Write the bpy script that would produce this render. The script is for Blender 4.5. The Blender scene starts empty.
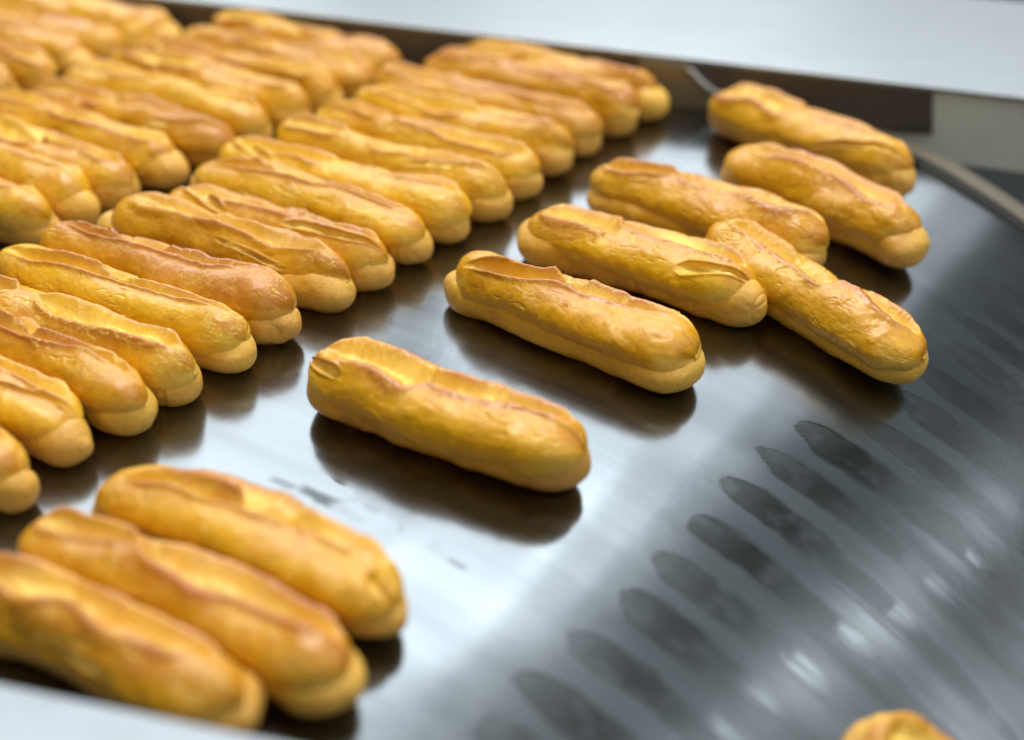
import bpy, math
import numpy as np
from mathutils import Vector, Matrix

# ------------------------------------------------------------------ basics
S = 0.35                      # camera height above the belt, metres
F_PX = 1587.0
PITCH = math.radians(31.4)
AX = math.radians(53.8)       # drum axis direction on the ground plane
a2 = np.array([math.cos(AX), math.sin(AX)])
m2 = np.array([a2[1], -a2[0]])
S0 = -0.88 * S                # where the belt starts to bend over the drum
RD = 0.95 * S                 # drum radius
scene = bpy.context.scene
col = scene.collection
PI = math.pi

def ray(px, py):
    dx = (px - 512) / F_PX
    dy = -(py - 370) / F_PX
    return np.array([dx, math.cos(PITCH) + dy * math.sin(PITCH), -math.sin(PITCH) + dy * math.cos(PITCH)])

def un(px, py, z=0.0):
    d = ray(px, py)
    return np.array([0, 0, S]) + d * ((S - z) / -d[2])

def hit(px, py, h):
    """belt coordinates (sigma, t) of the point h above the belt seen at a pixel"""
    P = un(px, py, h)
    s, t = P[:2] @ m2, P[:2] @ a2
    if s <= S0:
        return s, t
    d = ray(px, py)
    ds, dt, dz = d[:2] @ m2, d[:2] @ a2, d[2]
    # circle centre (S0, -RD), radius RD + h
    A = ds * ds + dz * dz
    ox, oz = -S0, S + RD
    B = 2 * (ds * ox + dz * oz)
    C = ox * ox + oz * oz - (RD + h) ** 2
    k = (-B - math.sqrt(max(0, B * B - 4 * A * C))) / (2 * A)
    th = math.atan2(ox + k * ds, oz + k * dz)
    return S0 + RD * th, k * dt

def surf(s, t, h=0.0):
    s = np.asarray(s, float); t = np.asarray(t, float)
    th = np.clip((s - S0) / RD, 0, None)
    ss = np.where(s > S0, S0 + (RD + h) * np.sin(th), s)
    z = np.where(s > S0, RD * (np.cos(th) - 1) + h * np.cos(th), h)
    return np.stack([m2[0] * ss + a2[0] * t, m2[1] * ss + a2[1] * t, z + 0 * t], -1)

# ------------------------------------------------------------------ noise
def _h(ix, iy, iz, seed):
    n = (ix * 374761393 + iy * 668265263 + iz * 2147483647 + seed * 974634777) & 0xffffffff
    n = ((n ^ (n >> 13)) * 1274126177) & 0xffffffff
    n = ((n ^ (n >> 16)) * 2246822519) & 0xffffffff
    return ((n ^ (n >> 15)) & 0xffff) / 32767.5 - 1.0

def noise(x, y, z, seed=0):
    x, y, z = np.broadcast_arrays(x, y, z)
    fx, fy, fz = np.floor(x), np.floor(y), np.floor(z)
    ix, iy, iz = fx.astype(np.int64), fy.astype(np.int64), fz.astype(np.int64)
    u, v, w = x - fx, y - fy, z - fz
    u = u * u * (3 - 2 * u); v = v * v * (3 - 2 * v); w = w * w * (3 - 2 * w)
    r = 0
    for i in (0, 1):
        for j in (0, 1):
            for k in (0, 1):
                r = r + _h(ix + i, iy + j, iz + k, seed) * (u if i else 1 - u) * (v if j else 1 - v) * (w if k else 1 - w)
    return r

def fbm(x, y, z, seed=0, octv=3):
    r = 0; A = 1.0
    for o in range(octv):
        r = r + A * noise(x * 2 ** o + 7.3 * o, y * 2 ** o, z * 2 ** o, seed + o)
        A *= 0.5
    return r

def sstep(a, b, x):
    t = np.clip((x - a) / (b - a), 0, 1)
    return t * t * (3 - 2 * t)

# ------------------------------------------------------------------ helpers
def link(o, parent=None):
    col.objects.link(o)
    if parent: o.parent = parent
    return o

def tag(o, label=None, cat=None, group=None, kind=None):
    if label: o['label'] = label
    if cat: o['category'] = cat
    if group: o['group'] = group
    if kind: o['kind'] = kind
    return o

def mesh_obj(name, verts, faces, mat, parent=None, smooth=True):
    me = bpy.data.meshes.new(name)
    me.from_pydata([tuple(map(float, v)) for v in verts], [], [tuple(map(int, f)) for f in faces])
    me.materials.append(mat)
    if smooth: me.polygons.foreach_set('use_smooth', [True] * len(me.polygons))
    me.update()
    return link(bpy.data.objects.new(name, me), parent)

def np_grid_mesh(name, V, nu, nv, wrap, mat, parent, attrs, caps=True):
    """V (nu*nv,3) rings along u; wrap in v; optional pole caps already collapsed"""
    idx = np.arange(nu * nv).reshape(nu, nv)
    if wrap:
        nx = np.roll(idx, -1, 1)
        q = np.stack([idx[:-1], nx[:-1], nx[1:], idx[1:]], -1).reshape(-1, 4)
    else:
        q = np.stack([idx[:-1, :-1], idx[:-1, 1:], idx[1:, 1:], idx[1:, :-1]], -1).reshape(-1, 4)
    me = bpy.data.meshes.new(name)
    me.vertices.add(len(V)); me.vertices.foreach_set('co', V.astype(np.float32).ravel())
    me.loops.add(q.size); me.loops.foreach_set('vertex_index', q.astype(np.int32).ravel())
    me.polygons.add(len(q))
    me.polygons.foreach_set('loop_start', np.arange(0, q.size, 4, dtype=np.int32))
    me.polygons.foreach_set('loop_total', np.full(len(q), 4, np.int32))
    me.polygons.foreach_set('use_smooth', np.ones(len(q), bool))
    me.update(calc_edges=True)
    for k, a in attrs.items():
        at = me.attributes.new(k, 'FLOAT', 'POINT')
        at.data.foreach_set('value', np.asarray(a, np.float32).ravel())
    me.materials.append(mat)
    return link(bpy.data.objects.new(name, me), parent)

def prism(name, quad2d, z0, z1, mat, parent=None, bevel=0.0):
    """vertical prism over a list of xy points"""
    n = len(quad2d)
    v = [(*p, z0) for p in quad2d] + [(*p, z1) for p in quad2d]
    f = [list(range(n))[::-1], [n + i for i in range(n)]] + [[i, (i + 1) % n, n + (i + 1) % n, n + i] for i in range(n)]
    o = mesh_obj(name, v, f, mat, parent, smooth=False)
    if bevel:
        b = o.modifiers.new('bevel', 'BEVEL'); b.width = bevel; b.segments = 3
        b.limit_method = 'ANGLE'
    return o

# ------------------------------------------------------------------ materials
class NT:
    def __init__(s, name):
        s.m = bpy.data.materials.new(name); s.m.use_nodes = True
        s.t = s.m.node_tree; s.b = s.t.nodes['Principled BSDF']
    def n(s, typ, **kw):
        n = s.t.nodes.new(typ)
        for k, v in kw.items():
            if k.startswith('i_'):
                k = k[2:]
                n.inputs[int(k) if k.isdigit() else k.replace('_', ' ')].default_value = v
            else: setattr(n, k, v)
        return n
    def l(s, a, b): s.t.links.new(a, b)
    def attr(s, name): return s.n('ShaderNodeAttribute', attribute_name=name).outputs['Fac']
    def ramp(s, fac, stops):
        r = s.n('ShaderNodeValToRGB'); e = r.color_ramp.elements
        while len(e) > len(stops): e.remove(e[-1])
        while len(e) < len(stops): e.new(1)
        for q, (p, c) in zip(e, stops):
            q.position = p; q.color = (*c, 1) if len(c) == 3 else c
        s.l(fac, r.inputs[0]); return r.outputs[0]
    def math(s, op, a, b=0.0, c=0.0, clamp=False):
        n = s.n('ShaderNodeMath', operation=op, use_clamp=clamp)
        for i, v in enumerate((a, b, c)):
            if hasattr(v, 'links'): s.l(v, n.inputs[i])
            else: n.inputs[i].default_value = v
        return n.outputs[0]
    def mix(s, fac, A, B, mode='MIX'):
        n = s.n('ShaderNodeMix', data_type='RGBA', blend_type=mode)
        for i, v in ((0, fac), (6, A), (7, B)):
            if hasattr(v, 'links'): s.l(v, n.inputs[i])
            else: n.inputs[i].default_value = v if i == 0 else (*v, 1)
        return n.outputs[2]
    def noise(s, vec, scale, detail=3, rough=0.5, dist=0.0):
        n = s.n('ShaderNodeTexNoise'); n.inputs['Scale'].default_value = scale
        n.inputs['Detail'].default_value = detail; n.inputs['Roughness'].default_value = rough
        n.inputs['Distortion'].default_value = dist
        s.l(vec, n.inputs['Vector']); return n.outputs['Fac']
    def bump(s, h, strength, dist, prev=None):
        b = s.n('ShaderNodeBump'); b.inputs['Strength'].default_value = strength
        b.inputs['Distance'].default_value = dist; s.l(h, b.inputs['Height'])
        if prev: s.l(prev, b.inputs['Normal'])
        return b.outputs[0]

def pastry_material(name, base, deep, brown, crumb):
    T = NT(name)
    oc = T.n('ShaderNodeTexCoord').outputs['Object']
    rnd = T.n('ShaderNodeObjectInfo').outputs['Random']
    off = T.n('ShaderNodeVectorMath', operation='ADD'); T.l(oc, off.inputs[0])
    cmb = T.n('ShaderNodeCombineXYZ'); 
    for i in range(3): T.l(T.math('MULTIPLY', rnd, 3.7 + i), cmb.inputs[i])
    T.l(cmb.outputs[0], off.inputs[1]); vec = off.outputs[0]
    br = T.attr('brown'); cr = T.attr('crumb')
    n1 = T.noise(vec, 55, 4, 0.6); n2 = T.noise(vec, 260, 4, 0.65); n3 = T.noise(vec, 900, 3, 0.6)
    c = T.mix(T.ramp(T.math('MULTIPLY_ADD', n2, 0.4, T.math('MULTIPLY', n1, 0.6)), [(0.38, (0, 0, 0)), (0.60, (1, 1, 1))]), base, deep)
    f = T.math('ADD', br, T.math('MULTIPLY', T.math('SUBTRACT', n2, 0.5), 0.55))
    f = T.math('ADD', f, T.math('MULTIPLY', T.math('SUBTRACT', n1, 0.5), 0.5))
    f = T.math('ADD', f, T.math('MULTIPLY_ADD', T.math('FRACT', T.math('MULTIPLY', rnd, 17.3)), 0.18, 0.0))
    c = T.mix(T.ramp(f, [(0.25, (0, 0, 0)), (0.95, (1, 1, 1))]), c, brown)
    fc = T.math('MULTIPLY', cr, T.ramp(n2, [(0.2, (.55,) * 3), (0.5, (1, 1, 1))]))
    c = T.mix(fc, c, crumb)
    # fine crackle lines where the skin has stretched
    wv = T.n('ShaderNodeVectorMath', operation='MULTIPLY_ADD')
    ns = T.n('ShaderNodeTexNoise'); ns.inputs['Scale'].default_value = 130; T.l(vec, ns.inputs['Vector'])
    T.l(ns.outputs['Color'], wv.inputs[0]); wv.inputs[1].default_value = (0.012,) * 3; T.l(vec, wv.inputs[2])
    vm = T.n('ShaderNodeMapping'); vm.inputs['Scale'].default_value = (60, 120, 120); T.l(wv.outputs[0], vm.inputs[0])
    vo = T.n('ShaderNodeTexVoronoi', feature='DISTANCE_TO_EDGE'); vo.inputs['Scale'].default_value = 1.0
    T.l(vm.outputs[0], vo.inputs['Vector'])
    line = T.math('MULTIPLY', T.ramp(vo.outputs['Distance'], [(0.0, (1, 1, 1)), (0.09, (0, 0, 0))]), T.ramp(n1, [(0.45, (0, 0, 0)), (0.62, (1, 1, 1))]))
    c = T.mix(T.math('MULTIPLY', line, 0.22), c, crumb)
    # pale hairline cracks, and fine mottling of the skin
    mv = T.n('ShaderNodeMapping'); mv.inputs['Scale'].default_value = (1.0, 1.6, 1.6); T.l(vec, mv.inputs[0])
    vn = T.noise(mv.outputs[0], 120, 5, 0.62, 0.9)
    vein = T.ramp(T.math('ABSOLUTE', T.math('SUBTRACT', vn, 0.5)), [(0.0, (1, 1, 1)), (0.022, (0, 0, 0))])
    vmask = T.ramp(T.noise(vec, 38, 2), [(0.50, (0, 0, 0)), (0.62, (1, 1, 1))])
    vein = T.math('MULTIPLY', vein, vmask)
    c = T.mix(T.math('MULTIPLY', vein, 0.65), c, crumb)
    n27 = T.noise(vec, 520, 4, 0.7)
    c = T.mix(1.0, c, T.ramp(n27, [(0.30, (0.84, 0.79, 0.70)), (0.52, (1, 1, 1)), (0.72, (1.0, 1.0, 1.0))]), 'MULTIPLY')
    # small toasted freckles
    c = T.mix(T.math('MULTIPLY', T.ramp(n3, [(0.60, (0, 0, 0)), (0.75, (1, 1, 1))]), 0.35), c, brown)
    hs = T.n('ShaderNodeHueSaturation'); T.l(c, hs.inputs['Color']); hs.inputs['Saturation'].default_value = 1.02
    T.l(T.math('MULTIPLY_ADD', rnd, 0.16, 0.91), hs.inputs['Value'])
    T.l(T.math('MULTIPLY_ADD', rnd, 0.012, 0.494), hs.inputs['Hue'])
    T.l(hs.outputs[0], T.b.inputs['Base Color'])
    T.b.inputs['Subsurface Weight'].default_value = 0.0
    T.b.inputs['Subsurface Radius'].default_value = (1.0, 0.45, 0.12)
    T.b.inputs['Subsurface Scale'].default_value = 0.003
    r = T.math('ADD', T.math('MULTIPLY', br, -0.14), T.math('MULTIPLY_ADD', cr, 0.30, 0.30))
    T.l(T.math('ADD', r, T.math('MULTIPLY', n2, 0.12)), T.b.inputs['Roughness'])
    T.b.inputs['Specular IOR Level'].default_value = 0.6
    n25 = T.noise(vec, 480, 5, 0.7, 0.8)
    b = T.bump(n2, 0.18, 0.0010)
    b = T.bump(n25, 0.30, 0.0006, b)
    b = T.bump(n3, 0.30, 0.0003, b)
    b = T.bump(line, 0.2, -0.0004, b)
    b = T.bump(vein, 0.35, -0.0005, b)
    # fibres of torn crumb: stretched across
    mp = T.n('ShaderNodeMapping'); mp.inputs['Scale'].default_value = (480, 170, 170); T.l(vec, mp.inputs[0])
    fb = T.noise(mp.outputs[0], 1.0, 2, 0.5)
    b = T.bump(T.math('MULTIPLY', fb, cr), 0.35, 0.0012, b)
    T.l(b, T.b.inputs['Normal'])
    return T.m

M_CRUST = pastry_material('choux_crust', (0.77, 0.400, 0.014), (0.67, 0.305, 0.008), (0.52, 0.185, 0.022), (0.93, 0.66, 0.150))
M_BASE = pastry_material('choux_base', (0.77, 0.405, 0.032), (0.69, 0.325, 0.018), (0.50, 0.185, 0.028), (0.84, 0.505, 0.110))

def steel_belt_material():
    T = NT('belt_steel')
    u = T.n('ShaderNodeUVMap', uv_map='belt').outputs[0]
    st = T.attr('stain_and_bars'); glint_fac = T.attr('glint')
    mp = T.n('ShaderNodeMapping'); mp.inputs['Scale'].default_value = (6, 260, 1); T.l(u, mp.inputs[0])
    str1 = T.noise(mp.outputs[0], 1.0, 4, 0.6)
    mp2 = T.n('ShaderNodeMapping'); mp2.inputs['Scale'].default_value = (3, 40, 1); T.l(u, mp2.inputs[0])
    str2 = T.noise(mp2.outputs[0], 1.0, 3, 0.5)
    bl = T.noise(u, 14, 4, 0.6, 0.6)
    c = T.mix(T.ramp(str2, [(0.3, (0, 0, 0)), (0.7, (1, 1, 1))]), (0.172, 0.186, 0.198), (0.230, 0.247, 0.260))
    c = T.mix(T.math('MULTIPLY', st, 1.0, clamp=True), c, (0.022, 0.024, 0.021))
    T.l(c, T.b.inputs['Base Color'])
    T.b.inputs['Metallic'].default_value = 1.0
    r = T.math('MULTIPLY_ADD', bl, 0.13, 0.10)
    r = T.math('ADD', r, T.math('MULTIPLY', T.math('SUBTRACT', str1, 0.5), 0.07))
    r = T.math('ADD', r, T.math('MULTIPLY', T.attr('film'), 0.06))
    r = T.math('ADD', r, T.math('MULTIPLY', glint_fac, -0.16))
    r = T.math('ADD', r, T.math('MULTIPLY', st, 0.14), clamp=True)
    T.l(T.math('MAXIMUM', r, 0.07), T.b.inputs['Roughness'])
    b = T.bump(str1, 0.05, 0.0003)
    b = T.bump(bl, 0.10, 0.002, b)
    T.l(b, T.b.inputs['Normal'])
    return T.m

def metal(name, colr, rough, metallic=1.0, streak=0.08, axis=(4, 200, 200), blotch=0.15):
    T = NT(name)
    oc = T.n('ShaderNodeTexCoord').outputs['Object']
    mp = T.n('ShaderNodeMapping'); mp.inputs['Scale'].default_value = axis; T.l(oc, mp.inputs[0])
    s1 = T.noise(mp.outputs[0], 1.0, 4, 0.6); bl = T.noise(oc, 22, 4, 0.6)
    c = T.mix(T.ramp(bl, [(0.3, (0, 0, 0)), (0.7, (1, 1, 1))]), colr, tuple(x * (1 - blotch) for x in colr))
    T.l(c, T.b.inputs['Base Color']); T.b.inputs['Metallic'].default_value = metallic
    T.l(T.math('ADD', T.math('MULTIPLY', T.math('SUBTRACT', s1, 0.5), streak), T.math('MULTIPLY_ADD', bl, 0.12, rough - 0.06)), T.b.inputs['Roughness'])
    T.l(T.bump(s1, 0.08, 0.0004), T.b.inputs['Normal'])
    return T.m

M_BELT = steel_belt_material()
M_TOP = metal('brushed_rail_steel', (0.43, 0.455, 0.465), 0.36)
M_TOPF = metal('dimmed_rail_steel', (0.24, 0.255, 0.265), 0.36)  # same rail steel, colour darkened to offset strong light on the front rail
M_CREAM = metal('grey_green_painted_steel', (0.80, 0.82, 0.72), 0.5, 0.0)
M_DARK = metal('dark_guide_steel', (0.13, 0.108, 0.092), 0.42, 0.5)
M_TAN = metal('tan_worn_steel', (0.28, 0.22, 0.14), 0.45, 0.5)
M_EDGE = metal('belt_edge_steel', (0.17, 0.145, 0.105), 0.5, 0.3)
M_RIM = metal('bright_rim_steel', (0.6, 0.6, 0.58), 0.35)
M_BLACK = metal('black_shadowed_floor', (0.012, 0.012, 0.012), 0.7, 0.0)
M_WALL = metal('grey_wall_paint', (0.42, 0.45, 0.47), 0.8, 0.0)

# ------------------------------------------------------------------ belt
conv = tag(link(bpy.data.objects.new('conveyor', None)), 'dark polished steel conveyor belt carrying the eclairs and bending down over its end drum', 'conveyor belt')
T_EDGE = 2.20 * S
T_MIN = 0.30 * S
S_MIN = -3.6 * S
S_MAX = S0 + RD * 1.75
def axis_samples(lo, hi, flo, fhi, coarse, fine):
    return np.unique(np.concatenate([np.arange(lo, flo, coarse), np.arange(flo, fhi, fine), np.arange(fhi, hi, coarse), [hi]]))
us = axis_samples(S_MIN, S_MAX, -1.05 * S, 0.35 * S, 0.01, 0.0010)
ts = axis_samples(T_MIN, T_EDGE, 0.55 * S, 2.0 * S, 0.01, 0.0010)
U, Tt = np.meshgrid(us, ts, indexing='ij')
U, Tt = U.ravel(), Tt.ravel()
def t_edge(s_):
    return np.interp(s_, [-0.936 * S, -0.833 * S, -0.726 * S, -0.623 * S, -0.2 * S], [2.213 * S, 2.187 * S, 2.150 * S, 2.121 * S, 2.06 * S])
k_ = np.clip((Tt - 1.8 * S) / (T_EDGE - 1.8 * S), 0, 1)
V = surf(U, Tt + k_ * (t_edge(U) - T_EDGE))
# residue marks left by earlier rows: one slot every 30 mm
pitch = 0.0855 * S
stain_and_bars = np.zeros_like(U); glint = np.zeros_like(U)
rng = np.random.default_rng(5)
wob = fbm(U * 90, Tt * 90, 0, 3, 3) * 0.0022
for row, (s_head, ln, gain) in enumerate([(-0.652 * S, 0.42 * S, 1.15), (-0.20 * S, 0.36 * S, 0.85)]):
    for k in range(-6, 16):
        tc = (1.145 + k * 0.0768) * S + rng.normal(0, 0.0006)
        if tc > 2.15 * S: continue
        g = gain * rng.uniform(0.78, 1.0) * (1.0 if k < 5 else 0.75)
        h0 = s_head + rng.normal(0, 0.0012) + (0.06 * S * (k > 4)) * (row == 0)
        x = (U + wob - h0) / ln
        w = 0.0090 * rng.uniform(0.88, 1.08)
        prof = np.sqrt(np.clip(1 - (1 - np.clip(x / 0.13, 0, 1)) ** 2, 0, 1)) * np.sqrt(np.clip(1 - np.clip((x - 0.8) / 0.2, 0, 1) ** 2, 0, 1))
        skew = (U - h0) * rng.normal(0.0, 0.02)
        d = np.abs(Tt - tc - skew + 0.6 * wob) / (w * prof + 1e-5)
        soft = 0.10 + 0.75 * np.clip(x, 0, 1)
        inside = sstep(1.05 + 0.3 * soft, 1.0 - soft, d) * (x > 0) * (x < 1)
        rim = np.exp(-((d - 0.97) / 0.10) ** 2) * np.exp(-np.clip(x, 0, 1) / 0.2) * (x > 0) * (x < 1)
        fade = 0.30 + 0.34 * np.exp(-np.clip(x, 0, 1) / 0.45) + 0.45 * np.exp(-((x - 0.19) / 0.12) ** 2)
        hole = sstep(0.0, 0.8, fbm(U * 120, Tt * 170, 1.7 + k, 11, 3)) * 0.25
        stain_and_bars = np.maximum(stain_and_bars, g * (inside * (fade * (0.86 - hole)) + rim * 0.55))
# long thin drag lines along the motion direction
for k in range(26):
    tc = rng.uniform(0.7, 2.1) * S; w = rng.uniform(0.0003, 0.0009); g = rng.uniform(0.15, 0.5)
    a0 = rng.uniform(-0.75, -0.1) * S; a1 = a0 + rng.uniform(0.15, 0.6) * S
    stain_and_bars = np.maximum(stain_and_bars, g * np.exp(-((Tt - tc - 0.02 * (U - a0)) / w) ** 2) * sstep(a0, a0 + .02, U) * sstep(a1, a1 - .04, U))
# smooth patches placed as glints, then a broad greasy film on the bent part
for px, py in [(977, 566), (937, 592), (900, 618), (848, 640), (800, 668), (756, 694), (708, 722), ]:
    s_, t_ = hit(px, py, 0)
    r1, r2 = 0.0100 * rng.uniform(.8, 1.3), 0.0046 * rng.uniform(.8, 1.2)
    glint = np.maximum(glint, sstep(1.4, 0.5, np.hypot((U - s_) / r1, (Tt - t_) / r2) + wob * 110) * sstep(-1.0, -0.6, (U - s_) / r1 + wob * 200) * np.clip(0.55 + 0.45 * noise(U * 60, Tt * 900, 0, 31), 0, 1) * rng.uniform(.5, .8))
film = sstep(-0.70 * S, -0.60 * S, U + 3 * wob) * np.clip(0.16 + 0.26 * fbm(U * 9, Tt * 60, 3, 8, 4), 0, 1)
stain_and_bars = np.clip(np.maximum(stain_and_bars, film), 0, 1)
# smooth patches imitating a bright window reflection
for (px, py, r1, r2) in [(330, 490, .010, .0035), (300, 500, .008, .003), (372, 520, .012, .004), (460, 560, .010, .003), (350, 545, .012, .003)]:
    s_, t_ = hit(px, py, 0)
    glint = np.maximum(glint, sstep(1.2, 0.7, np.hypot((U - s_) / r1, (Tt - t_) / r2) + wob * 120))
for px, py, r1, r2, g in [(318, 500, .0085, .0030, .75), (286, 487, .006, .0020, .45), (370, 513, .004, .0014, .55), (457, 567, .004, .0015, .5), (350, 517, .008, .0026, .12), (445, 555, .007, .003, .12)]:  # dark bars of a window reflection, painted into the belt colour
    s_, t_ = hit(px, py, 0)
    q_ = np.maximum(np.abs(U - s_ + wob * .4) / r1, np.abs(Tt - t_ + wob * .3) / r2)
    stain_and_bars = np.maximum(stain_and_bars, g * sstep(1.4, 0.5, q_))
belt = np_grid_mesh('belt', V, len(us), len(ts), False, M_BELT, conv, {'stain_and_bars': stain_and_bars * (1 - 0.7 * glint), 'glint': glint, 'film': sstep(-0.72 * S, -0.5 * S, U)})
uvl = belt.data.uv_layers.new(name='belt')
li = np.empty(len(belt.data.loops), np.int32); belt.data.loops.foreach_get('vertex_index', li)
uvl.data.foreach_set('uv', np.stack([U[li], Tt[li]], -1).astype(np.float32).ravel())
sol = belt.modifiers.new('thickness', 'SOLIDIFY'); sol.thickness = 0.0016; sol.offset = -1 if True else 1

def strip_along(name, t0, t1, h0, h1, mat, s_lo=S_MIN, s_hi=S_MAX):
    ss = np.linspace(s_lo, s_hi, 90)
    P = [surf(ss, t + t_edge(ss) - T_EDGE, h) for t, h in ((t0, h0), (t0, h1), (t1, h1), (t1, h0))]
    V = np.concatenate(P); n = len(ss)
    f = []
    for j in range(4):
        k = (j + 1) % 4
        for i in range(n - 1):
            f.append([j * n + i, j * n + i + 1, k * n + i + 1, k * n + i])
    f += [[0, n, 2 * n, 3 * n], [n - 1, 4 * n - 1, 3 * n - 1, 2 * n - 1]]
    return mesh_obj(name, V, f, mat, conv, smooth=False)
strip_along('belt_seal', T_EDGE + 0.0005, T_EDGE + 0.006, -0.006, 0.0002, M_BLACK, -1.6 * S)
strip_along('edge_strip', T_EDGE + 0.0065, T_EDGE + 0.019, -0.008, 0.0012, M_EDGE, -1.32 * S)
# drum under the bend
ths = np.linspace(0, 2 * PI, 97)[:-1]
rr = RD - 0.004
Vd = []
for t in (T_MIN + .01, T_EDGE - .004):
    for th in ths:
        s_ = S0 + rr * math.sin(th); z = -RD + rr * math.cos(th)
        Vd.append((m2[0] * s_ + a2[0] * t, m2[1] * s_ + a2[1] * t, z))
n = len(ths)
fd = [[i, (i + 1) % n, n + (i + 1) % n, n + i] for i in range(n)] + [list(range(n))[::-1], list(range(n, 2 * n))]
mesh_obj('drum', Vd, fd, M_DARK, conv, smooth=False)

# ------------------------------------------------------------------ rails
RA = math.radians(-18.8)
rd = np.array([math.cos(RA), math.sin(RA)]); rn = np.array([-rd[1], rd[0]])   # rn points away from camera
ZR = 0.086 * S
P0 = un(935, 85, ZR)[:2]
def rp(x, y): return tuple(P0 + rd * x + rn * y)
def rx(px, py, z):                # distance along the rail of a pixel at height z (front face)
    d = ray(px, py); o = -P0
    k = (0 - (-P0) @ rn) / (d[:2] @ rn)
    P = d * k + np.array([0, 0, S])
    return (P[:2] - P0) @ rd, P[2]
far = (un(1024, 1, ZR)[:2] - P0) @ rn
rail = tag(link(bpy.data.objects.new('side_rail', None)), 'wide pale brushed steel side rail with grey green front behind the eclairs', 'rail')
x_r = 0.9; x_l = -2.2
prism('side_panel', [rp(x_l, 0.0), rp(x_r, 0.0), rp(x_r, far - .01), rp(x_l, far - .01)], rx(980, 168, 0)[1], ZR - 0.003, M_CREAM, rail, 0.001)
prism('top_sheet', [rp(x_l, -0.003), rp(x_r, -0.003), rp(x_r, far), rp(x_l, far)], ZR - 0.0025, ZR, M_TOP, rail, 0.0008)
def plate(name, pix, mat, y0, y1, parent=rail, bev=0.0006):
    pts = [rx(px, py, 0) for px, py in pix]
    n = len(pts)
    v = [(*rp(x, y0), z) for x, z in pts] + [(*rp(x, y1), z) for x, z in pts]
    f = [list(range(n)), [n + i for i in range(n)][::-1]] + [[i, n + i, n + (i + 1) % n, (i + 1) % n] for i in range(n)]
    o = mesh_obj(name, v, f, mat, parent, smooth=False)
    return o
zt = ZR - 0.004
def pz(px, z):     # pixel row at column px for height z on the rail face
    lo, hi = -100, 400
    for _ in range(40):
        mid = (lo + hi) / 2
        if rx(px, mid, 0)[1] > z: lo = mid
        else: hi = mid
    return lo
plate('guide_plate', [(640, pz(640, zt)), (640, pz(640, -.02)), (-300, pz(-300, -.02)), (-300, pz(-300, zt))], M_DARK, -0.0025, -0.0005)
curve = [(690, pz(690, zt)), (696, 70), (704, 79), (714, 87), (728, 93)]
plate('corner_plate', [(642, pz(642, zt))] + [(642, pz(642, -.02))] + [(728, pz(728, -.02))] + curve[::-1], M_TAN, -0.0055, -0.003)
plate('guide_plate', [(933, pz(933, zt)), (933, 133), (728, 122), (690, 120), (690, pz(690, zt))], M_DARK, -0.0025, -0.0005)
# bright rolled rim following the curved corner of the tan plate
rv = []; rf = []
cc = [rx(px, py, 0) for px, py in [(689, pz(689, zt) + 2), (696, 70), (704, 79), (714, 87), (730, 94), (760, 99)]]
for i, (x, z) in enumerate(cc):
    for k in range(8):
        q = 2 * PI * k / 8
        P = np.array(rp(x + 0.0011 * math.cos(q), -0.0058 + 0.0012 * math.sin(q)))
        rv.append((*P, z + 0.0011 * math.cos(q)))
for i in range(len(cc) - 1):
    for k in range(8):
        rf.append([i * 8 + k, i * 8 + (k + 1) % 8, (i + 1) * 8 + (k + 1) % 8, (i + 1) * 8 + k])
mesh_obj('rim', rv, rf, M_RIM, rail)

# front rail, out of focus at the bottom left
RF = math.radians(-15.5)
fdv = np.array([math.cos(RF), math.sin(RF)]); fn = np.array([-fdv[1], fdv[0]])
ZF = 0.10 * S
PF = un(140, 712, ZF)[:2]
def fp(x, y): return tuple(PF + fdv * x + fn * y)
rail2 = tag(link(bpy.data.objects.new('side_rail', None)), 'blurred pale steel side rail in the bottom left foreground', 'rail')
xe = (un(310, 747, ZF)[:2] - PF) @ fdv
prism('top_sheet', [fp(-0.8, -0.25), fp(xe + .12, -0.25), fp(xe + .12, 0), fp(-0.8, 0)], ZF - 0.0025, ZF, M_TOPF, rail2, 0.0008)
prism('side_panel', [fp(-0.8, -0.24), fp(xe + .11, -0.24), fp(xe + .11, -0.004), fp(-0.8, -0.004)], 0.0006, ZF - 0.003, M_DARK, rail2)

# floor far below and wall far behind
fl = mesh_obj('floor', [(-6, -3, -0.9), (6, -3, -0.9), (6, 8, -0.9), (-6, 8, -0.9)], [[0, 1, 2, 3]], M_BLACK, smooth=False)
tag(fl, kind='structure')

# ------------------------------------------------------------------ eclairs
def capsule_profile(n, half, R, pw=2.3):
    """arc-length sampling of a capsule outline: x positions and radius factor"""
    # dense outline then resample
    q = np.linspace(0, PI / 2, 60)
    xs = half - R + R * np.sin(q) ** (2 / pw) ; rs = np.cos(q) ** (2 / pw)
    X = np.concatenate([-xs[::-1], np.linspace(-(half - R), half - R, 120)[1:-1], xs])
    Rr = np.concatenate([rs[::-1], np.ones(118), rs])
    L = np.concatenate([[0], np.cumsum(np.hypot(np.diff(X), np.diff(Rr) * R))])
    k = np.linspace(0, L[-1], n)
    return np.interp(k, L, X), np.clip(np.interp(k, L, Rr), 0.0, 1)

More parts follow.
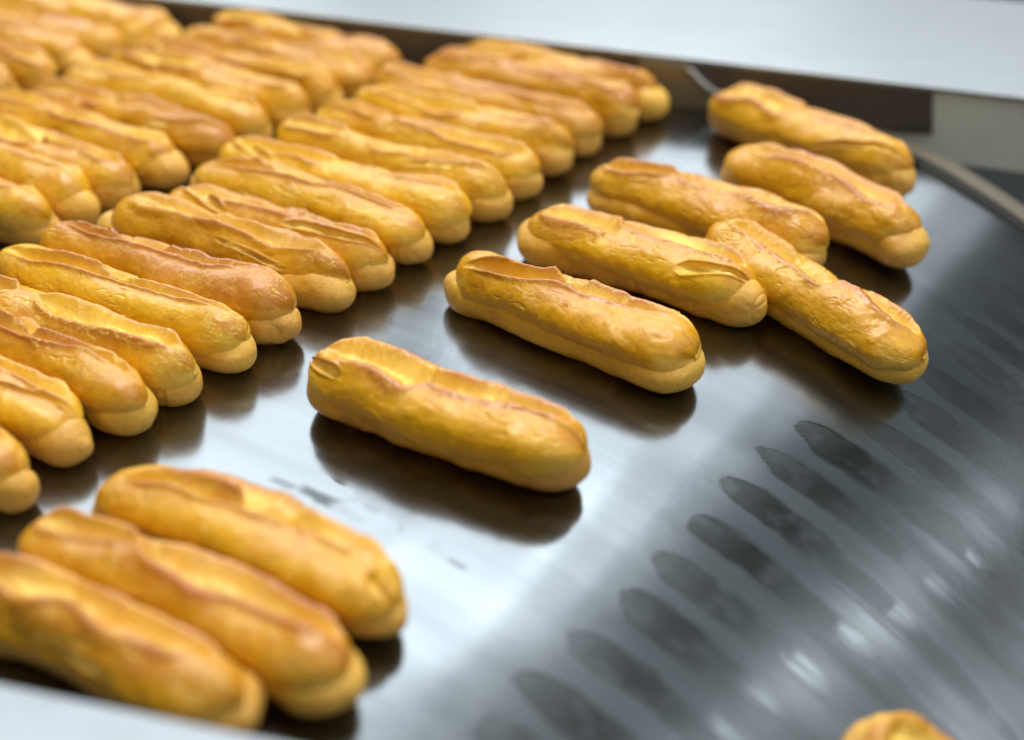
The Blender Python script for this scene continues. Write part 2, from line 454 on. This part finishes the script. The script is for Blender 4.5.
def make_eclair(seed, L=0.14, W=0.0325, H=0.0305, style=None, res=1.0, bend=None, cover=None, even=1.0):
    r = np.random.default_rng(seed)
    root = bpy.data.objects.new('eclair', None)
    col.objects.link(root)
    if bend is None: bend = r.normal(0, 0.0024) * even
    gt = r.normal(0, 0.07) * even
    bx = lambda x: bend * (1 - (2 * x / L) ** 2) + 0.0008 * noise(x * 35, seed * 1.3, 0.2, seed)
    off = seed * 3.71
    # ---------------- base bun
    nu, nv = int(150 * res), int(72 * res)
    X, Rr = capsule_profile(nu, L / 2, 0.0165, 2.0)
    ph = np.linspace(0, 2 * PI, nv, endpoint=False)
    X = X[:, None]; Rr = Rr[:, None]
    cy, cz = np.sin(ph)[None], np.cos(ph)[None]
    pw = 2.1
    k = (np.abs(cy) ** pw + np.abs(cz) ** pw) ** (-1 / pw)
    Wb, Hb = W * r.uniform(0.42, 0.47), H * r.uniform(0.33, 0.395)
    fat = 1 + 0.07 * noise(X * 28, 0, 0, seed + 5) 
    y = Wb * Rr * k * cy * fat * (1 + gt * 2 * X / L)
    z = Hb * Rr ** 0.9 * k * cz
    P = np.stack([X + 0 * y, y, z], -1)
    nrm = np.stack([0 * y + (1 - Rr + 1e-4) * np.sign(X), cy * Rr + 0 * y, cz * Rr + 0 * y], -1)
    nrm /= np.linalg.norm(nrm, axis=-1, keepdims=True)
    lump = 0.0013 * fbm(P[..., 0] * 65 + off, P[..., 1] * 70, P[..., 2] * 70, seed + 9, 2)
    lump += 0.00012 * fbm(P[..., 0] * 330 + off, P[..., 1] * 330, P[..., 2] * 330, seed + 19, 2)
    pit = sstep(0.45, 0.75, noise(P[..., 0] * 260 + off, P[..., 1] * 260, P[..., 2] * 260, seed + 21))
    lump -= 0.00030 * pit
    fold = np.abs(fbm(P[..., 0] * 55 + off, P[..., 1] * 70, P[..., 2] * 90, seed + 22, 2))
    fold = sstep(0.10, 0.0, fold) * sstep(0.0, 0.5, noise(P[..., 0] * 45 + off, P[..., 1] * 45, P[..., 2] * 45, seed + 23))
    lump -= 0.0007 * fold
    # a few vertical splits on the flank
    crk = np.abs(noise(P[..., 0] * 70 + off, P[..., 2] * 25, 0, seed + 29))
    ck = sstep(0.07, 0.0, crk) * sstep(-0.2, 0.5, noise(P[..., 0] * 20, P[..., 1] * 10, 5, seed + 30))
    lump -= 0.0006 * ck
    P = P + nrm * lump[..., None]
    P[..., 2] += Hb * 0.97
    P[..., 2] = np.where(P[..., 2] < 0.0012, 0.0003 + (P[..., 2] - 0.0012) * 0.08 + 0.0009, P[..., 2])
    P[..., 2] = np.maximum(P[..., 2], 0.0002)
    P[..., 1] += bx(P[..., 0])
    zz = P[..., 2] / H
    brown = 0.75 * sstep(0.22, 0.03, zz) + 0.22 * sstep(.3, .9, fbm(P[..., 0] * 40, P[..., 1] * 40, P[..., 2] * 40, seed + 40)) 
    brown += 0.50 * sstep(-0.2, 0.9, fbm(P[..., 0] * 95 + off, P[..., 1] * 95, P[..., 2] * 95, seed + 41, 3)) + 0.35 * fold
    brown += 0.35 * sstep(0.9, 1.0, np.abs(P[..., 0]) / (L / 2)) * sstep(-.3, .5, noise(seed * 7.7, 0.5, P[..., 0] * 10, 4))
    np_grid_mesh('base', P.reshape(-1, 3), nu, nv, True, M_BASE, root, {'brown': brown, 'crumb': np.maximum(ck * 0.8, 0.70 * sstep(0.60, 1.0, np.abs(P[..., 0]) / (L / 2) + 0.05 * fbm(P[..., 0] * 60, P[..., 1] * 60, P[..., 2] * 60, seed + 44)))})
    # ---------------- crust
    nu, nv = int(250 * res), int(150 * res)
    cl = L * (r.uniform(0.965, 0.992) if r.random() < 0.5 else r.uniform(0.91, 0.965))
    if cover: cl = L * cover
    shift = r.uniform(-1, 0.7) * (L - cl) * 0.45
    X, Rr = capsule_profile(nu, cl / 2, 0.0190, 2.0)
    ph = np.linspace(-PI, PI, nv, endpoint=False)
    X = X[:, None]; Rr = Rr[:, None]; PH = ph[None] + 0 * X; XX = X + 0 * PH
    cy, cz = np.sin(PH), np.cos(PH)
    pw = 2.0
    k = (np.abs(cy) ** pw + np.abs(cz) ** pw) ** (-1 / pw)
    Wc, Hc = W * 0.49, H * 0.40
    y = Wc * Rr * k * cy * (1 + 0.10 * noise(XX * 30 + off, np.sign(cy) * 2, 0.5, seed + 49)) * (1 + gt * 2 * XX / L)
    z = Hc * Rr ** 0.9 * k * cz
    P = np.stack([XX, y, z], -1)
    nrm = np.stack([(1 - Rr + 1e-4) * np.sign(XX) + 0 * y, cy * Rr, cz * Rr], -1)
    nrm /= np.linalg.norm(nrm, axis=-1, keepdims=True)
    u = XX / (cl / 2)
    d = 0.0032 * noise(XX * 26 + off, PH * 0.8, 0.3, seed + 50)
    d += 0.0013 * fbm(P[..., 0] * 60 + off, P[..., 1] * 55, P[..., 2] * 55, seed + 51, 2)
    # soft wrinkles running along the skin and small blisters
    wr = np.abs(fbm(P[..., 0] * 60 + off, PH * 4.5, 0.3, seed + 56, 3))
    d -= 0.00018 * sstep(0.20, 0.0, wr) * sstep(-.1, .4, noise(XX * 30 + off, PH * 1.5, 1.7, seed + 57))
    d += 0.0004 * sstep(0.35, 0.8, fbm(P[..., 0] * 130 + off, P[..., 1] * 130, P[..., 2] * 130, seed + 58, 2))
    d += 0.00018 * fbm(P[..., 0] * 260 + off, P[..., 1] * 300, P[..., 2] * 300, seed + 53, 2)
    crumb = np.zeros_like(d); brown = np.zeros_like(d)
    style = style if style is not None else int(r.integers(0, 5))
    # grooves: (u0, u1, phi at u0, phi at u1, halfwidth, depth)
    sgn = 1 if r.random() < 0.75 else -1          # + = far side (the groove looks away / up), - = camera side
    j = lambda s: r.normal(0, s)
    if style == 0:      # one long wide groove
        G = [(-0.93 + j(.03), 0.90 + j(.04), 0.15 + j(.1), 0.30 * sgn + j(.1), 0.46, 0.0072)]
    elif style == 1:    # two grooves overlapping with a diagonal strap between
        G = [(-0.92, 0.05 + j(.1), 0.25 + j(.1), 0.05 + j(.1), 0.44, 0.0072),
             (-0.15 + j(.1), 0.93, 0.62 + j(.1), 0.30 + j(.1), 0.40, 0.0066)]
    elif style == 2:    # narrow crooked crack
        G = [(-0.9, 0.92, -0.15 + j(.15), 0.45 + j(.1), 0.27, 0.0066),
             (-0.6 + j(.1), 0.2 + j(.1), 0.75, 0.65, 0.24, 0.0050)]
    elif style == 3:    # broad torn top near one end
        G = [(-0.95, -0.10 + j(.1), 0.0 + j(.1), 0.10, 0.56, 0.0068),
             (-0.20, 0.90, 0.28, 0.55 + j(.1), 0.32, 0.0066)]
    else:
        G = [(-0.35 + j(.1), 0.94, 0.40 + j(.1), 0.20 + j(.1), 0.48, 0.0072),
             (-0.93, -0.25 + j(.1), -0.05, 0.20, 0.34, 0.0060)]
    # short pale stretch cracks in patches
    c1 = np.abs(fbm(XX * 85 + off, PH * 4.2 + 0.7 * np.sin(XX * 90), 2.2, seed + 110, 3))
    pm = sstep(0.05, 0.45, fbm(XX * 24 + off, PH * 1.3, 4.1, seed + 111, 2)) * sstep(-0.25, 0.15, cz)
    cr2 = sstep(0.075, 0.0, c1) * pm
    d -= 0.00055 * cr2
    crumb = np.maximum(crumb, 0.75 * cr2)
    # low split on the camera side
    if r.random() < 0.14:
        c0 = r.uniform(-.7, .1)
        G.append((c0, c0 + r.uniform(.4, .8), -1.15 + j(.15), -1.2 + j(.1), 0.12, 0.0011))
    if r.random() < 0.15:
        G.append((0.45 + j(.15), 1.02, -0.9 + j(.4), -0.25 + j(.3), r.uniform(.1, .2), 0.0022))
    if r.random() < 0.15:
        G.append((-1.02, -0.55 + j(.15), -0.1 + j(.3), -0.8 + j(.4), r.uniform(.1, .2), 0.0022))
    for gi, (u0, u1, p0, p1, w, D) in enumerate(G):
        tt = (u - u0) / (u1 - u0)
        env = sstep(0, 0.16, tt) * sstep(1.0, 0.84, tt)
        pc = p0 + (p1 - p0) * tt + 0.14 * noise(XX * 45 + off, gi, 0, seed + 60 + gi)
        ww = w * (0.40 + 0.60 * env) * (1 + 0.30 * noise(XX * 60 + off, gi + 5, 0, seed + 70 + gi))
        edge = 0.05 * fbm(XX * 420 + off, PH * 5, gi, seed + 80 + gi, 2)
        q = np.abs(PH - pc) / (ww + 1e-4) + edge
        inn = sstep(1.05, 0.72, q) * (tt > 0) * (tt < 1) * env
        dep = D * inn * (0.72 + 0.28 * np.clip(1 - q, 0, 1)) 
        lipm = np.exp(-((q - 1.22) / np.where(q > 1.22, 0.42, 0.22)) ** 2) * env * ((tt > 0) & (tt < 1))
        fib = 0.00075 * fbm(XX * 210 + off, PH * 4.5, gi, seed + 90 + gi, 3) + 0.0017 * fbm(XX * 75 + off, PH * 3.5, gi, seed + 95, 2)
        far_lip = np.where(PH > pc, 0.0022, 0.0013)
        d = d - dep + far_lip * lipm * min(1, D / .004) + fib * inn
        crumb = np.maximum(crumb, inn * (0.75 + 0.35 * noise(XX * 140, PH * 4, gi, seed + 97)))
        brown = np.maximum(brown, lipm * min(1, D / .004) * (0.72 + 0.5 * noise(XX * 50, gi, 2, seed + 98)))
    P = P + nrm * (d * (0.25 + 0.75 * Rr))[..., None]
    # thick puffy flanks that fold in at the lip
    lipz = H * (0.60 - 0.03 + 0.03 * noise(P[..., 0] * 40 + off, np.sign(cy), 0, seed + 99))
    P[..., 0] += shift
    tilt = r.normal(0, 0.05)
    P[..., 2] += 0.0010 * fbm(P[..., 0] * 120 + off, np.sign(cy), 3.3, seed + 59, 2) * sstep(0.1, -0.4, cz)
    Pz = P[..., 2] + lipz + P[..., 0] * tilt * 0.12
    Py = P[..., 1] + r.normal(0, 0.0006)
    P[..., 1], P[..., 2] = Py + bx(P[..., 0]), Pz
    up = np.clip(cz, 0, 1)
    brown = np.maximum(brown, 0.16 * up ** 0.8 * (1 - crumb)) + 0.34 * sstep(0.55, 1.15, up + .6 * fbm(XX * 30 + off, PH, 0, seed + 101, 2)) * (1 - crumb)
    brown += 0.18 * sstep(0.85, 1.0, np.abs(u))
    brown = np.clip(brown, 0, 1.1)
    crumb = np.maximum(crumb, 0.22 * sstep(-0.1, -0.5, cz))
    crumb = np.maximum(crumb, 0.55 * sstep(0.70, 0.98, np.abs(u) + 0.10 * fbm(XX * 80 + off, PH * 2, 1, seed + 120, 2)) * sstep(0.8, 0.0, cz))
    np_grid_mesh('crust', P.reshape(-1, 3), nu, nv, True, M_CRUST, root, {'brown': brown, 'crumb': np.clip(crumb, 0, 1)})
    return root

def place_eclair(root, sg, t, ang, h=0.0, roll=0.0):
    """centre on the belt at (sg, t); heading ang (world, flat part) or relative to motion on the bend"""
    th = max(0.0, (sg - S0) / RD)
    rel = ang + (PI / 2 - AX)              # angle from the motion direction, towards +a is positive
    mt = Vector((m2[0] * math.cos(th), m2[1] * math.cos(th), -math.sin(th)))
    at = Vector((a2[0], a2[1], 0)); nn = mt.cross(at)
    X = (mt * math.cos(rel) + at * math.sin(rel)).normalized()
    Y = nn.cross(X)
    M = Matrix((X, Y, nn)).transposed().to_4x4()
    p = surf(sg, t, h)
    root.matrix_world = Matrix.Translation(Vector(p)) @ M @ Matrix.Rotation(roll, 4, 'X')

ORD = ['first', 'second', 'third', 'fourth', 'fifth', 'sixth', 'seventh', 'eighth', 'ninth', 'tenth', 'eleventh', 'twelfth', 'thirteenth', 'fourteenth', 'fifteenth', 'sixteenth', 'seventeenth', 'eighteenth']

# ---- loose ones, from the pixels of their two tips (at mid height)
HM = 0.013
loose = [
 ((315, 368), (590, 468), 101, 3, 'golden eclair alone at the centre, deep groove along its top, nearest the dark belt marks', dict(H=0.032, W=0.0335)),
 ((448, 272), (702, 372), 102, 2, 'golden eclair with smooth unbroken side and narrow crack, just behind the lone central eclair', {}),
 ((523, 226), (768, 308), 103, 1, 'golden eclair with torn right end, its tip beside the pair lying across each other', {}),
 ((592, 182), (828, 254), 104, 4, 'golden eclair lying partly behind the overlapping right hand eclair', {}),
 ((700, 244), (923, 376), 105, 1, 'golden eclair farthest down the slope, steeply angled, overlapping the one behind', {}),
 ((725, 163), (927, 256), 106, 0, 'second eclair from the back on the right, long groove along its top', dict(W=0.033, H=0.031)),
 ((716, 101), (913, 182), 107, 3, 'rearmost eclair on the right, close to the dark guide plate', dict(W=0.0325)),
 ((100, 494), (405, 622), 108, 2, 'blurred foreground eclair, rearmost of the three beside the front rail', dict(W=0.0305, H=0.028)),
 ((33, 538), (362, 694), 109, 4, 'blurred foreground eclair, middle of the three beside the front rail', dict(W=0.0305, H=0.028)),
 ((-62, 572), (258, 719), 110, 0, 'blurred foreground eclair, nearest the front rail and cut by the left edge', dict(W=0.0305, H=0.028)),
 ((838, 734), (1067, 897), 111, 3, 'eclair at the bottom right with only its rounded end in view', dict(W=0.036)),
]
for (A, B, seed, st, lab, kw) in loose:
    dy = 5 if seed < 108 else 2
    sa, ta = hit(A[0], A[1] + dy, HM); sb, tb = hit(B[0], B[1] + dy, HM)
    if sa > S0 or sb > S0:
        # chord length approx arc length on this gentle bend
        pass
    L = math.hypot(sb - sa, tb - ta) 
    ang = math.atan2(tb - ta, sb - sa) - (PI / 2 - AX)
    e = make_eclair(seed, L=L, style=st, res=1.25 if seed <= 105 else 0.8, cover=0.975 if seed > 107 else None, **kw)
    place_eclair(e, (sa + sb) / 2, (ta + tb) / 2, ang)
    grp = 'three blurred eclairs in the foreground' if seed in (108, 109, 110) else 'loose eclairs on the right of the belt'
    tag(e, lab, 'pastry', grp)

# ---- rows
def row(tips, nm, seed0, jit=1.0, pos='front', res=1.0):
    r = np.random.default_rng(seed0)
    n = len(tips)
    for i, (px, py) in enumerate(tips):
        s_, t_ = hit(px, py + 3, HM)
        L = 0.142 + r.normal(0, 0.004)
        ang = math.radians(-29.5 + r.normal(0, 0.8))
        if nm == 'nearest' and i > 11: ang = math.radians(-33.5 + r.normal(0, 1.0))
        ds, dt = math.cos(ang + PI / 2 - AX), math.sin(ang + PI / 2 - AX)
        e = make_eclair(seed0 + i, L=L, W=0.0268 + r.normal(0, 0.0009), H=0.0305 + r.normal(0, 0.0012), res=res, even=0.5)
        place_eclair(e, s_ - ds * L / 2, t_ - dt * L / 2, ang, roll=r.normal(0, 0.06))
        tag(e, 'golden eclair, %s from the %s of the %s' % (ORD[i], 'front', nm), 'pastry', 'eclairs packed side by side in rows')

row([(32, 485), (87, 440), (150, 410), (200, 378), (252, 350), (298, 318), (352, 290), (391, 268), (430, 242), (469, 220), (510, 199), (540, 176), (572, 155), (601, 135), (637, 117), (667, 101)],
    'packed row nearest the empty belt', 200)
row([(57, 226), (95, 207), (137, 188), (184, 167), (236, 147), (270, 131), (310, 113), (341, 97), (375, 82), (404, 70)],
    'second packed row from the empty belt', 300, res=0.8)
row([(14, 94), (55, 78), (94, 63), (122, 52), (152, 46), (177, 38)], 'third packed row, up in the top left', 400, res=0.6)

# ------------------------------------------------------------------ light
def area(name, loc, target, sx, sy, power, colr):
    l = bpy.data.lights.new(name, 'AREA'); l.shape = 'RECTANGLE'; l.size = sx; l.size_y = sy
    l.energy = power; l.color = colr
    o = link(bpy.data.objects.new(name, l)); o.location = loc
    d = Vector(target) - Vector(loc)
    o.rotation_euler = d.to_track_quat('-Z', 'Y').to_euler()
    return o
TGT = (0, 0.5, 0)
# the big window ahead, pane by pane, with dim panels above and right added to soften its edge
for i, (x_, w_, f_) in enumerate([(-1.22, 1.97, 1), (0.28, .97, 1), (1.05, .52, .62), (1.55, .46, .28)]):
    for k, g_ in enumerate((1.0, 0.40)):
        rad = 3.7 * f_ * g_; h_ = (2.08, .8)[k]
        area('window_and_falloff_light', (x_, (3.22, 2.85)[k], (2.07, 3.55)[k]), TGT, w_, h_, rad * PI * w_ * h_, (0.90, 0.96, 1.0))
def polar(az, el, dist):
    az, el = math.radians(az), math.radians(el)
    return (0.14 + dist * math.sin(az) * math.cos(el), 0.46 + dist * math.cos(az) * math.cos(el), dist * math.sin(el))
area('tall_window_light', polar(62, 37, 3.0), TGT, 0.22, 0.90, 3.6, (0.92, 0.97, 1.0))
area('side_window_light', polar(82, 24, 3.0), TGT, 1.1, 1.0, 8, (0.92, 0.97, 1.0))
area('front_fill_light', polar(118, 55, 2.8), TGT, 1.4, 1.0, 17, (1.0, 0.97, 0.93))  # unseen fill added above right on the camera side
area('low_fill_light', polar(158, 20, 3.0), TGT, 1.5, 1.0, 9, (1.0, 0.98, 0.94))  # unseen weak fill added behind the camera to brighten upright faces
area('top_fill_light', polar(-12, 76, 2.6), TGT, 0.8, 0.7, 46, (1.0, 0.98, 0.96))  # unseen lamp added to light the tops from above and behind
w = bpy.data.worlds.new('World'); scene.world = w; w.use_nodes = True
bg = w.node_tree.nodes['Background']; nt = w.node_tree
tc = nt.nodes.new('ShaderNodeTexCoord'); sx = nt.nodes.new('ShaderNodeSeparateXYZ'); nt.links.new(tc.outputs['Generated'], sx.inputs[0])
rp_ = nt.nodes.new('ShaderNodeValToRGB'); nt.links.new(sx.outputs['Z'], rp_.inputs[0])
els = rp_.color_ramp.elements
els[0].position = 0.0; els[0].color = (0.07, 0.066, 0.062, 1)
els[1].position = 1.0; els[1].color = (0.62, 0.68, 0.72, 1)
e_ = els.new(0.50); e_.color = (0.13, 0.148, 0.155, 1)
e_ = els.new(0.60); e_.color = (0.42, 0.50, 0.52, 1)
e_ = els.new(0.72); e_.color = (0.72, 0.82, 0.86, 1)
nt.links.new(rp_.outputs[0], bg.inputs[0]); bg.inputs[1].default_value = 0.74

# ------------------------------------------------------------------ camera
cam = bpy.data.cameras.new('camera'); co = link(bpy.data.objects.new('camera', cam))
cam.sensor_width = 36; cam.lens = F_PX / 1024 * 36
co.location = (0, 0, S); co.rotation_euler = (PI / 2 - PITCH, 0, 0)
cam.clip_start = 0.01; cam.clip_end = 50
cam.dof.use_dof = True; cam.dof.focus_distance = 0.67; cam.dof.aperture_fstop = 3.4
cam.dof.aperture_blades = 0
scene.camera = co
scene.view_settings.view_transform = 'Standard'; scene.view_settings.look = 'None'
scene.view_settings.exposure = 0.0; scene.view_settings.gamma = 1.0
scene.render.resolution_x = 1024; scene.render.resolution_y = 740
